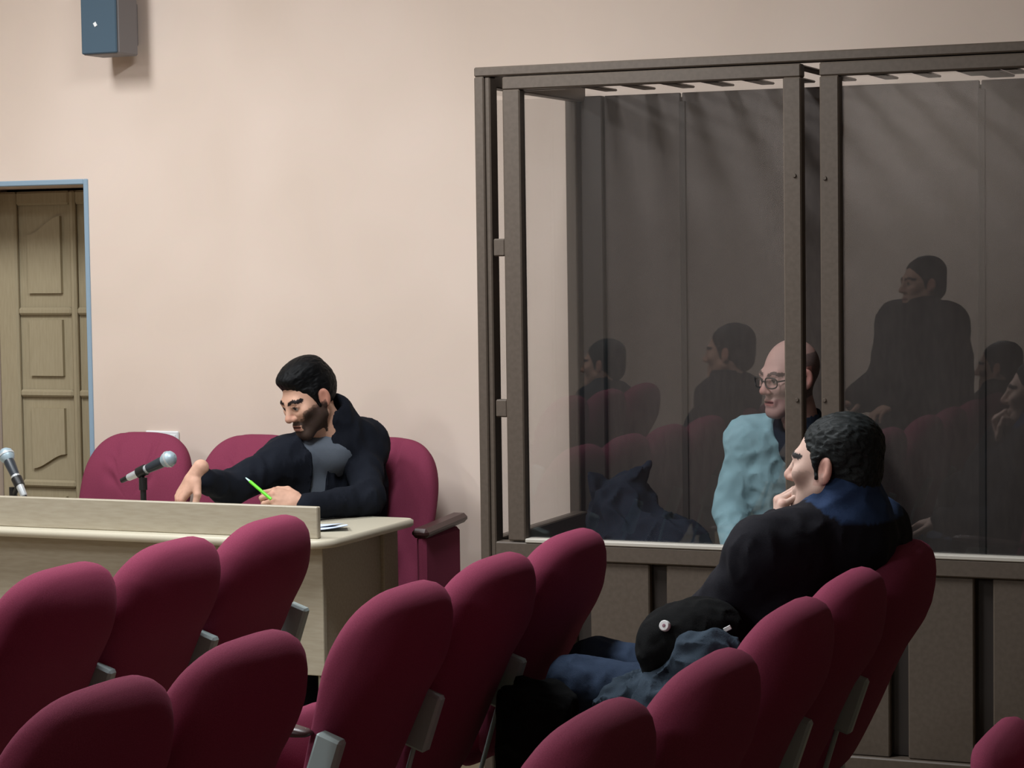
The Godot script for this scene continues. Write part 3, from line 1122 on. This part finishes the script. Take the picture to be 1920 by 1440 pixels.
# trunk and limbs, drawn in by «less» for the body that wears the clothes
func trunk(s: Sdf, J: Dictionary, less := 0.0, arms := true, stout := 0.0) -> void:
	var side: Vector3 = (J.sr - J.sl).normalized()
	for q in [-1.0, 1.0]:
		s.cap(J.pelvis + side * 0.07 * q, J.chest + side * 0.085 * q, 0.115 - less + stout, 0.108 - less + stout, 0.05)
	s.cap(J.chest + side * 0.08, (J.sr * 0.75 + J.neck * 0.25) - Vector3(0, 0.05, 0), 0.10 - less + stout, 0.075 - less, 0.05)
	s.cap(J.chest - side * 0.08, (J.sl * 0.75 + J.neck * 0.25) - Vector3(0, 0.05, 0), 0.10 - less + stout, 0.075 - less, 0.05)
	s.cap(J.sl, J.sr, 0.072 - less, 0.072 - less, 0.05)
	s.cap(J.neck, J.sl, 0.056 - less, 0.062 - less, 0.04)
	s.cap(J.neck, J.sr, 0.056 - less, 0.062 - less, 0.04)
	if arms:
		for q in ["l", "r"]:
			s.cap(J["s" + q], J["e" + q], 0.068 - less, 0.054 - less, 0.03)
			s.cap(J["e" + q], J["w" + q], 0.054 - less, 0.040 - less, 0.03)

func legs(s: Sdf, J: Dictionary, less := 0.0) -> void:
	var side: Vector3 = (J.sr - J.sl).normalized()
	s.cap(J.pelvis - side * 0.06, J.pelvis + side * 0.06, 0.125 - less, 0.125 - less, 0.05)
	for q in ["l", "r"]:
		s.cap(J["h" + q], J["k" + q], 0.092 - less, 0.068 - less, 0.04)
		s.cap(J["k" + q], J["a" + q], 0.068 - less, 0.052 - less, 0.03)

func shoe(a: Vector3, toe: Vector3) -> Sdf:
	var s := Sdf.new()
	s.cap(a + Vector3(0, 0.05, 0), Vector3(a.x, 0.045, a.z), 0.047, 0.045, 0.02)
	s.cap(Vector3(a.x, 0.042, a.z), toe + Vector3(0, 0.038, 0), 0.042, 0.034, 0.02)
	s.half(Vector3(0, -1, 0), -0.002, 0.004)
	return s

func person(label: String, at: Vector3) -> Node3D:
	return thing("person", label, "person", at)

func dress(o: Node3D, called: String, s: Sdf, m: Material, cell := 0.011, paint = null, label := "") -> MeshInstance3D:
	var g := Geo.new()
	s.build(g, cell, Transform3D(Basis.IDENTITY, -o.position), paint)
	return part(called, g.mesh(paint != null), m, o, label)

# what lies under the clothes, coarse, together with head and hands in one mesh
func flesh(J: Dictionary, skin_c: Color, o: Node3D) -> Geo:
	var s := Sdf.new()
	trunk(s, J, 0.026)
	legs(s, J, 0.026)
	s.cap(J.neck, J.head + Vector3(0, -0.06, 0), 0.05, 0.05, 0.03)
	var g := Geo.new()
	var paint := func(_p: Vector3, _n: Vector3) -> Color: return skin_c
	s.build(g, 0.022, Transform3D(Basis.IDENTITY, -o.position), paint)
	return g

func sit(J: Dictionary, fwd: Vector3, seat: float, reach := 0.42) -> void:
	var side: Vector3 = Vector3.UP.cross(fwd).normalized()
	for q in [["l", 1.0], ["r", -1.0]]:
		J["h" + q[0]] = J.pelvis + side * 0.085 * q[1] + Vector3(0, -0.02, 0)
		J["k" + q[0]] = J.pelvis + side * 0.13 * q[1] + fwd * reach + Vector3(0, 0.02, 0)
		J["a" + q[0]] = Vector3(0, 0.10, 0) + (J["k" + q[0]] + fwd * 0.03) * Vector3(1, 0, 1)
		J["t" + q[0]] = (J["a" + q[0]] + fwd * 0.16) * Vector3(1, 0, 1)

func footwear(o: Node3D, J: Dictionary, lift := 0.0) -> void:
	for q in ["l", "r"]:
		var g := Geo.new()
		shoe(J["a" + q] - Vector3(0, lift, 0), J["t" + q] - Vector3(0, lift, 0)).build(g, 0.012, Transform3D(Basis.IDENTITY, -o.position + Vector3(0, lift, 0)))
		part("shoe", g.mesh(false), M.shoe_black, o)

func people() -> void:
	writer()
	defendant()
	listener()
	onlookers()

# the bearded man at the table
func writer() -> void:
	var o := person("bearded man in an open dark jacket writing at the long table", Vector3(-3.58, 0, 0.42))
	var up := Transform3D(Basis.IDENTITY, -o.position)
	var skin_c := lin(0.76, 0.60, 0.515)
	var J := {"pelvis": Vector3(-3.59, 0.52, 0.36), "chest": Vector3(-3.55, 0.83, 0.45), "neck": Vector3(-3.515, 1.015, 0.49), "head": Vector3(-3.555, 1.145, 0.60), "sl": Vector3(-3.452, 0.975, 0.40), "sr": Vector3(-3.632, 0.940, 0.64), "el": Vector3(-3.355, 0.812, 0.58), "wl": Vector3(-3.475, 0.806, 0.79), "er": Vector3(-3.722, 0.862, 0.85), "wr": Vector3(-3.722, 0.908, 1.01)}
	sit(J, Vector3(-0.1, 0, 1).normalized(), 0.45, 0.40)
	var g := flesh(J, skin_c, o)
	var hx := Transform3D(facing(Vector3(-0.40, -0.40, 0.82), 0.06).scaled(Vector3.ONE * 0.98), J.head)
	head(g, up * hx, {"skin": skin_c, "brow": lin(0.09, 0.08, 0.08), "beard": 0.93, "beard_colour": lin(0.115, 0.10, 0.095), "brow_width": 0.006})
	# right hand drooping over the table, left hand closed on the pen
	var z := Vector3(-0.52, -0.80, 0.28).normalized()
	var y := Vector3(-0.50, 0.55, 0.70)
	y = (y - z * y.dot(z)).normalized()
	hand(g, up * Transform3D(Basis(y.cross(z), y, z), Vector3(-3.735, 0.925, 1.04)), 1.0, [0.45, 0.55, 0.6, 0.65], skin_c)
	z = Vector3(-0.80, 0.20, 0.55).normalized()
	y = Vector3(0.20, 0.55, 0.80)
	y = (y - z * y.dot(z)).normalized()
	hand(g, up * Transform3D(Basis(y.cross(z), y, z), Vector3(-3.488, 0.818, 0.80)), -1.0, [0.85, 0.95, 1.0, 1.05], skin_c, 0.5)
	part("body", g.mesh(), M.skin_vertex, o)
	part("hair", hair_mesh("quiff", up * hx), M.hair_black, o)
	var s := Sdf.new()
	trunk(s, J, 0.012, false)
	s.cap(J.neck + Vector3(0, 0.012, 0.0), J.neck + Vector3(0, -0.05, 0.01), 0.062, 0.09, 0.03)
	s.cap(J.neck + Vector3(0, -0.02, -0.005), J.neck + Vector3(0.0, 0.09, 0.035), 0.056, 0.056, 0.01, 1)
	dress(o, "shirt", s, M.grey_shirt, 0.009)
	s = Sdf.new()
	trunk(s, J)
	var f := Vector3(0.12, 0, 0.99)
	s.cap(J.neck + Vector3(0.02, -0.02, -0.02), J.sl + Vector3(-0.01, 0.005, 0), 0.085, 0.078, 0.04)
	s.cap(J.neck + Vector3(0, -0.035, -0.01), J.neck + Vector3(-0.006, 0.060, 0.014), 0.094, 0.080, 0.03)
	s.cap(J.neck + Vector3(0, -0.06, 0.0), J.neck + Vector3(-0.016, 0.13, 0.055), 0.050, 0.054, 0.012, 1)
	# the open front
	var side := f.cross(Vector3.UP)
	s.cap(J.neck + f * 0.105 + Vector3(-0.03, 0.05, 0), J.chest + f * 0.15 + Vector3(0.0, -0.02, 0), 0.050, 0.027, 0.01, 1)
	s.cap(J.chest + f * 0.15 + Vector3(0.0, -0.02, 0), J.pelvis + f * 0.16, 0.027, 0.024, 0.01, 1)
	s.folds(0.008, 9.0, Vector3(1, 0.6, 1), 5)
	dress(o, "jacket", s, M.black_knit, 0.009, null, "open dark navy knit jacket")
	s = Sdf.new()
	legs(s, J)
	dress(o, "trousers", s, M.dark_trousers, 0.014)
	footwear(o, J)
	# the pen
	var p := thing("pen", "bright green pen with a pale tip in the bearded man's hand", "pen", Vector3(-3.57, 0.80, 0.9))
	var a := Vector3(-3.632, 0.906, 0.90) - p.position
	var b := Vector3(-3.548, 0.842, 0.895) - p.position
	part("barrel", tube([a.lerp(b, 0.16), a.lerp(b, 0.20), b + (b - a) * 0.06], [0.0035, 0.0052, 0.0052], 10), M.pen_green, p)
	part("tip", tube([a, a.lerp(b, 0.06), a.lerp(b, 0.17)], [0.0012, 0.0028, 0.0036], 10), M.pen_tip, p)

# the man with glasses behind the glass
func defendant() -> void:
	var o := person("balding man with glasses in a light blue sweater inside the glass dock", Vector3(-1.98, 0.1, 0.33))
	var up := Transform3D(Basis.IDENTITY, -o.position)
	var skin_c := lin(0.71, 0.575, 0.545)
	var J := {"pelvis": Vector3(-1.985, 0.57, 0.27), "chest": Vector3(-1.985, 0.90, 0.32), "neck": Vector3(-1.930, 1.06, 0.37), "head": Vector3(-1.955, 1.218, 0.42), "sl": Vector3(-1.838, 1.015, 0.25), "sr": Vector3(-2.095, 1.015, 0.40), "el": Vector3(-1.79, 0.79, 0.33), "wl": Vector3(-1.90, 0.69, 0.52), "er": Vector3(-2.142, 0.80, 0.45), "wr": Vector3(-2.075, 0.672, 0.60)}
	sit(J, Vector3(-0.25, 0, 1).normalized(), 0.45, 0.40)
	for q in ["l", "r"]:
		J["a" + q].y += 0.1
		J["t" + q] = J["a" + q] + Vector3(-0.03, -0.1, 0.13)
	var g := flesh(J, skin_c, o)
	var hx := Transform3D(facing(Vector3(-0.60, -0.12, 0.79), -0.03).scaled(Vector3.ONE * 0.98), J.head)
	head(g, up * hx, {"skin": skin_c, "brow": lin(0.30, 0.24, 0.22), "crop": lin(0.33, 0.31, 0.31), "stubble": lin(0.55, 0.45, 0.43)})
	for q in [["wl", 1.0], ["wr", -1.0]]:
		hand(g, up * Transform3D(facing(Vector3(0.15 * -q[1], -0.25, 0.95)), J[q[0]]), -q[1], [0.3, 0.35, 0.4, 0.45], skin_c, 0.0, 0.005)
	part("body", g.mesh(), M.skin_vertex, o)
	# glasses
	var gl := holder("glasses", o)
	var dark := M.black_plastic as Material
	for q in [-1.0, 1.0]:
		var ring := []
		var radii := []
		for k in 21:
			var t := TAU * k / 20
			ring.append(up * hx * Vector3(q * 0.033 + 0.025 * sp(cos(t), 0.7), -0.001 + 0.017 * sp(sin(t), 0.7), 0.103 - 0.010 * absf(cos(t)) * float(q * cos(t) > 0)))
			radii.append(0.0024)
		part("rim", tube(ring, radii, 8), dark, gl)
		part("temple", tube([up * hx * Vector3(q * 0.060, 0.004, 0.093), up * hx * Vector3(q * 0.076, 0.006, 0.03), up * hx * Vector3(q * 0.079, 0.008, -0.012)], [0.0024, 0.0022, 0.002], 8), dark, gl)
	part("bridge", tube([up * hx * Vector3(-0.009, 0.003, 0.104), up * hx * Vector3(0, 0.006, 0.108), up * hx * Vector3(0.009, 0.003, 0.104)], [0.002, 0.002, 0.002], 8), dark, gl)
	var s := Sdf.new()
	trunk(s, J)
	s.cap(J.neck + Vector3(0, -0.03, 0), J.neck + Vector3(-0.01, 0.10, 0.03), 0.064, 0.064, 0.012, 1)
	s.cap(J.neck + Vector3(-0.02, -0.005, 0.06), J.neck + Vector3(-0.03, 0.04, 0.08), 0.050, 0.066, 0.012, 1)
	s.folds(0.008, 7.0, Vector3(1.3, 1.2, 1.3), 11)
	dress(o, "sweater", s, M.teal_knit, 0.008, null, "light blue long sleeved sweater")
	s = Sdf.new()
	trunk(s, J, 0.011, false)
	s.cap(J.neck + Vector3(0, -0.05, 0.005), J.neck + Vector3(0, 0.022, 0.012), 0.086, 0.067, 0.03)
	s.cap(J.neck + Vector3(0, -0.06, 0.0), J.neck + Vector3(0, 0.12, 0.03), 0.056, 0.056, 0.008, 1)
	s.cap(J.neck + Vector3(-0.015, 0.015, 0.06), J.neck + Vector3(-0.03, 0.08, 0.09), 0.036, 0.055, 0.008, 1)
	dress(o, "collar", s, M.navy_cloth, 0.008, null, "dark navy collar of the undershirt")
	s = Sdf.new()
	legs(s, J)
	dress(o, "trousers", s, M.dark_trousers, 0.014)
	footwear(o, J, 0.1)

# the man listening with his chin on his hand
func listener() -> void:
	var o := person("dark haired man in a black jacket with blue collar, chin on hand", Vector3(-1.45, 0, 2.15))
	var up := Transform3D(Basis.IDENTITY, -o.position)
	var skin_c := lin(0.80, 0.68, 0.625)
	var J := {"pelvis": Vector3(-1.52, 0.55, 2.12), "chest": Vector3(-1.435, 0.82, 2.20), "neck": Vector3(-1.305, 1.005, 2.20), "head": Vector3(-1.348, 1.116, 2.205), "sl": Vector3(-1.462, 0.93, 2.37), "sr": Vector3(-1.30, 0.945, 2.03), "el": Vector3(-1.592, 0.775, 2.36), "wl": Vector3(-1.475, 0.975, 2.23), "er": Vector3(-1.42, 0.68, 1.92), "wr": Vector3(-1.62, 0.70, 2.0)}
	sit(J, Vector3(-1, 0, 0.05).normalized(), 0.45, 0.46)
	J.kl += Vector3(0.0, 0.01, -0.02)
	J.kr += Vector3(0.0, 0.02, 0.06)
	var g := flesh(J, skin_c, o)
	var hx := Transform3D(facing(Vector3(-0.985, 0.06, -0.08), 0.02).scaled(Vector3.ONE * 0.97), J.head)
	head(g, up * hx, {"skin": skin_c, "brow": lin(0.16, 0.14, 0.14), "stubble": lin(0.62, 0.53, 0.49)})
	# left hand folded under the chin, the other in the lap
	var z := Vector3(-0.10, 0.97, -0.15).normalized()
	var y := Vector3(-0.9, -0.05, 0.40)
	y = (y - z * y.dot(z)).normalized()
	hand(g, up * Transform3D(Basis(y.cross(z), y, z), Vector3(-1.462, 0.946, 2.225)), 1.0, [1.15, 1.2, 1.2, 1.2], skin_c, 0.6)
	hand(g, up * Transform3D(facing(Vector3(-0.8, -0.2, 0.5)), J.wr), -1.0, [0.3, 0.35, 0.4, 0.45], skin_c, 0.0, 0.005)
	part("body", g.mesh(), M.skin_vertex, o)
	part("hair", hair_mesh("full", up * hx), M.hair_dark, o)
	var s := Sdf.new()
	trunk(s, J, -0.004, true, 0.012)
	s.cap(J.neck + Vector3(-0.01, -0.05, -0.02), J.sr + Vector3(0.0, 0.0, 0.0), 0.085, 0.082, 0.04)
	s.cap(J.neck + Vector3(-0.03, -0.06, 0.02), J.sl + Vector3(0.0, 0.0, 0.0), 0.085, 0.078, 0.04)
	s.cap(J.neck + Vector3(0.0, -0.045, 0.0), J.neck + Vector3(-0.012, 0.045, 0.0), 0.100, 0.086, 0.04)
	s.cap(J.neck + Vector3(0, -0.04, 0.0), J.neck + Vector3(-0.03, 0.12, 0.0), 0.062, 0.066, 0.012, 1)
	s.folds(0.006, 8.0, Vector3(1, 1, 1), 21)
	var nk: Vector3 = J.neck
	var nz := FastNoiseLite.new()
	nz.frequency = 14.0
	var sr: Vector3 = J.sr
	var paint := func(p: Vector3, n: Vector3) -> Color:
		var d := p.distance_to(nk) + nz.get_noise_3dv(p) * 0.012
		if (d < 0.118 and p.y > nk.y - 0.012) or (p.distance_to(sr + Vector3(0.02, 0.06, 0.05)) < 0.075 and p.y > sr.y + 0.045):
			return lin(0.15, 0.215, 0.335)
		return lin(0.055, 0.075, 0.10)
	dress(o, "jacket", s, M.cloth_vertex, 0.0085, paint, "black jacket with a blue collar and yoke")
	s = Sdf.new()
	legs(s, J)
	s.folds(0.008, 10.0, Vector3.ONE, 7)
	dress(o, "jeans", s, M.jeans, 0.011, null, "blue jeans")
	footwear(o, J)

# people in the rest of the hall, whom the glass of the dock mirrors
func figure(label: String, J: Dictionary, fwd: Vector3, top: Material, below: Material, standing: bool, stout := 0.02) -> void:
	var o := person(label, Vector3(J.pelvis.x, 0, J.pelvis.z))
	var up := Transform3D(Basis.IDENTITY, -o.position)
	var skin_c := lin(0.74, 0.59, 0.51)
	var side := Vector3.UP.cross(fwd).normalized()
	if standing:
		for q in [["l", 1.0], ["r", -1.0]]:
			J["h" + q[0]] = J.pelvis + side * 0.09 * q[1] + Vector3(0, -0.04, 0)
			J["k" + q[0]] = J.pelvis * Vector3(1, 0, 1) + side * 0.10 * q[1] + Vector3(0, 0.48, 0) + fwd * 0.02
			J["a" + q[0]] = J.pelvis * Vector3(1, 0, 1) + side * 0.11 * q[1] + Vector3(0, 0.10, 0)
			J["t" + q[0]] = J["a" + q[0]] * Vector3(1, 0, 1) + fwd * 0.16
	else:
		sit(J, fwd, 0.45, 0.42)
	for q in [["l", 1.0], ["r", -1.0]]:
		J["s" + q[0]] = J.neck + side * (0.17 + stout) * q[1] + Vector3(0, -0.05, 0)
		J["e" + q[0]] = J["s" + q[0]] + side * 0.07 * q[1] + Vector3(0, -0.27, 0) + fwd * 0.03
		J["w" + q[0]] = J["e" + q[0]] - side * 0.10 * q[1] + (fwd * 0.20 + Vector3(0, -0.08, 0))
	var g := flesh(J, skin_c, o)
	var hx := Transform3D(facing(fwd), J.head)
	head(g, up * hx, {"skin": skin_c, "brow": lin(0.12, 0.1, 0.1)}, 0.006)
	for q in [["wl", 1.0], ["wr", -1.0]]:
		hand(g, up * Transform3D(facing(fwd + Vector3(0, -0.3, 0)), J[q[0]]), -q[1], [0.3, 0.35, 0.4, 0.45], skin_c, 0.0, 0.006)
	part("body", g.mesh(), M.skin_vertex, o)
	part("hair", hair_mesh("full", up * hx, 0.007), M.hair_dark, o)
	var s := Sdf.new()
	trunk(s, J, -0.6 * stout, true, stout)
	s.cap(J.neck + Vector3(0, -0.05, 0), J.neck + Vector3(0, 0.03, 0), 0.09, 0.075, 0.04)
	s.cap(J.neck + Vector3(0, -0.04, 0), J.neck + Vector3(0, 0.12, 0), 0.06, 0.062, 0.012, 1)
	s.folds(0.008, 8.0, Vector3.ONE, 4)
	dress(o, "jacket", s, top, 0.014)
	s = Sdf.new()
	legs(s, J)
	dress(o, "trousers", s, below, 0.016)
	footwear(o, J)

func onlookers() -> void:
	var g := Vector3(-2.36, 0, 5.0)
	figure("guard in black uniform standing in the gap between the rows", {"pelvis": g + Vector3(0, 0.86, 0), "chest": g + Vector3(0, 1.10, 0), "neck": g + Vector3(0, 1.305, 0), "head": g + Vector3(0, 1.445, 0)}, Vector3(-0.75, 0, -0.66).normalized(), M.uniform_black, M.uniform_black, true, 0.055)
	g = Vector3(-3.06, 0, 3.99)
	figure("spectator in a dark jacket seated in the row nearest the table", {"pelvis": g + Vector3(0, 0.56, 0), "chest": g + Vector3(0.04, 0.82, 0), "neck": g + Vector3(0.07, 1.03, 0), "head": g + Vector3(0.07, 1.165, 0)}, Vector3(-1, 0, 0), M.black_knit, M.dark_trousers, false)
	g = Vector3(-4.10, 0, 5.22)
	figure("spectator in navy seated alone beside the table", {"pelvis": g + Vector3(0, 0.53, 0), "chest": g + Vector3(0.04, 0.74, 0), "neck": g + Vector3(0.07, 0.91, 0), "head": g + Vector3(0.06, 1.045, 0)}, Vector3(-1, 0, 0), M.navy_cloth, M.dark_trousers, false)
	g = Vector3(-2.19, 0, 5.66)
	figure("spectator in black seated at the end of the middle row", {"pelvis": g + Vector3(0, 0.54, 0), "chest": g + Vector3(0.04, 0.72, 0), "neck": g + Vector3(0.07, 0.89, 0), "head": g + Vector3(0.06, 1.02, 0)}, Vector3(-1, 0, 0), M.uniform_black, M.dark_trousers, false, 0.04)

# ---------------------------------------------------------------- belongings
func belongings() -> void:
	# black cap with a round badge, on a bundled jacket beside the listening man
	var o := thing("cap", "black felt cap with a round white badge, lying on a bundled jacket", "cap", Vector3(-1.61, 0.70, 2.46))
	var up := Transform3D(Basis.IDENTITY, -o.position)
	var s := Sdf.new()
	s.ell(Vector3(-1.600, 0.755, 2.455), Vector3(0.112, 0.083, 0.095), 0.02, 0, Basis(Vector3.BACK, 0.18))
	s.ell(Vector3(-1.675, 0.715, 2.465), Vector3(0.055, 0.075, 0.085), 0.05)
	s.folds(0.005, 12.0, Vector3.ONE, 3)
	var g := Geo.new()
	s.build(g, 0.006, up)
	part("crown", g.mesh(false), M.black_felt, o)
	var c := Vector3(-1.642, 0.786, 2.5475) - o.position
	var n := Vector3(-0.1, 0.30, 0.95).normalized()
	part("badge", tube([c - n * 0.006, c + n * 0.002, c + n * 0.004], [0.0125, 0.0125, 0.0105], 20), M.white_plastic, o, "round white badge")
	part("badge_mark", tube([c + n * 0.004, c + n * 0.0052], [0.0042, 0.0032], 10), mat("badge_pink", Color(0.55, 0.38, 0.44), 0.5), o)
	o = thing("bundled_jacket", "slate blue jacket bundled on the chair under the black cap", "jacket", Vector3(-1.58, 0.46, 2.52))
	up = Transform3D(Basis.IDENTITY, -o.position)
	s = Sdf.new()
	s.ell(Vector3(-1.60, 0.585, 2.50), Vector3(0.15, 0.12, 0.10), 0.03, 0, Basis(Vector3.BACK, 0.2))
	s.ell(Vector3(-1.545, 0.70, 2.535), Vector3(0.085, 0.085, 0.055), 0.03, 0, Basis(Vector3.BACK, 0.4))
	s.ell(Vector3(-1.74, 0.60, 2.44), Vector3(0.11, 0.055, 0.075), 0.03, 0, Basis(Vector3.BACK, 0.3))
	s.cap(Vector3(-1.585, 0.765, 2.595), Vector3(-1.55, 0.70, 2.61), 0.022, 0.008, 0.01, 1)
	s.folds(0.020, 9.0, Vector3(1, 1, 1), 15)
	s.half(Vector3(0, -1, 0), -0.475, 0.01)
	g = Geo.new()
	s.build(g, 0.007, up)
	part("cloth", g.mesh(false), M.slate_cloth, o)
	var st := begin()
	bbox(st, Vector3(-1.503, 0.783, 2.525) - o.position, Vector3(0.018, 0.010, 0.004), 0.001, Basis(Vector3.BACK, 0.5))
	part("label_tag", done(st), M.white_plastic, o, "small white tag")
	# dark bag at the knees
	o = thing("shoulder_bag", "black cloth bag resting against the man's knees behind the chairs", "bag", Vector3(-2.0, 0.0, 2.36))
	up = Transform3D(Basis.IDENTITY, -o.position)
	s = Sdf.new()
	for q in [[-2.04, 2.36], [-1.965, 2.36], [-2.04, 2.48], [-1.965, 2.48]]:
		s.cap(Vector3(q[0], 0.05, q[1]), Vector3(q[0], 0.60, q[1]), 0.045, 0.035, 0.09)
	s.cap(Vector3(-2.0, 0.1, 2.42), Vector3(-2.0, 0.55, 2.42), 0.07, 0.06, 0.06)
	s.half(Vector3(0.28, 1, 0.1), 0.265, 0.015)
	s.half(Vector3(0, -1, 0), -0.003, 0.01)
	s.folds(0.010, 8.0, Vector3.ONE, 25)
	g = Geo.new()
	s.build(g, 0.01, up)
	part("body", g.mesh(false), M.black_felt, o)
	# dark coat on the bench inside the dock
	o = thing("winter_coat", "dark navy padded coat heaped on the bench inside the dock", "coat", Vector3(-2.45, 0.45, 0.30))
	up = Transform3D(Basis.IDENTITY, -o.position)
	s = Sdf.new()
	s.ell(Vector3(-2.47, 0.60, 0.31), Vector3(0.20, 0.16, 0.16), 0.04)
	s.ell(Vector3(-2.38, 0.63, 0.36), Vector3(0.15, 0.13, 0.11), 0.05)
	s.ell(Vector3(-2.56, 0.74, 0.28), Vector3(0.12, 0.13, 0.12), 0.04)
	s.cap(Vector3(-2.58, 0.80, 0.30), Vector3(-2.475, 0.915, 0.29), 0.065, 0.028, 0.03)
	s.cap(Vector3(-2.60, 0.80, 0.30), Vector3(-2.655, 0.88, 0.29), 0.06, 0.026, 0.03)
	s.cap(Vector3(-2.40, 0.60, 0.38), Vector3(-2.24, 0.56, 0.38), 0.10, 0.075, 0.05)
	s.cap(Vector3(-2.56, 0.89, 0.39), Vector3(-2.50, 0.72, 0.46), 0.035, 0.035, 0.03, 1)
	s.folds(0.022, 7.0, Vector3(1, 0.8, 1), 35)
	s.half(Vector3(0, -1, 0), -0.452, 0.01)
	g = Geo.new()
	s.build(g, 0.008, up)
	part("cloth", g.mesh(false), M.navy_cloth, o)
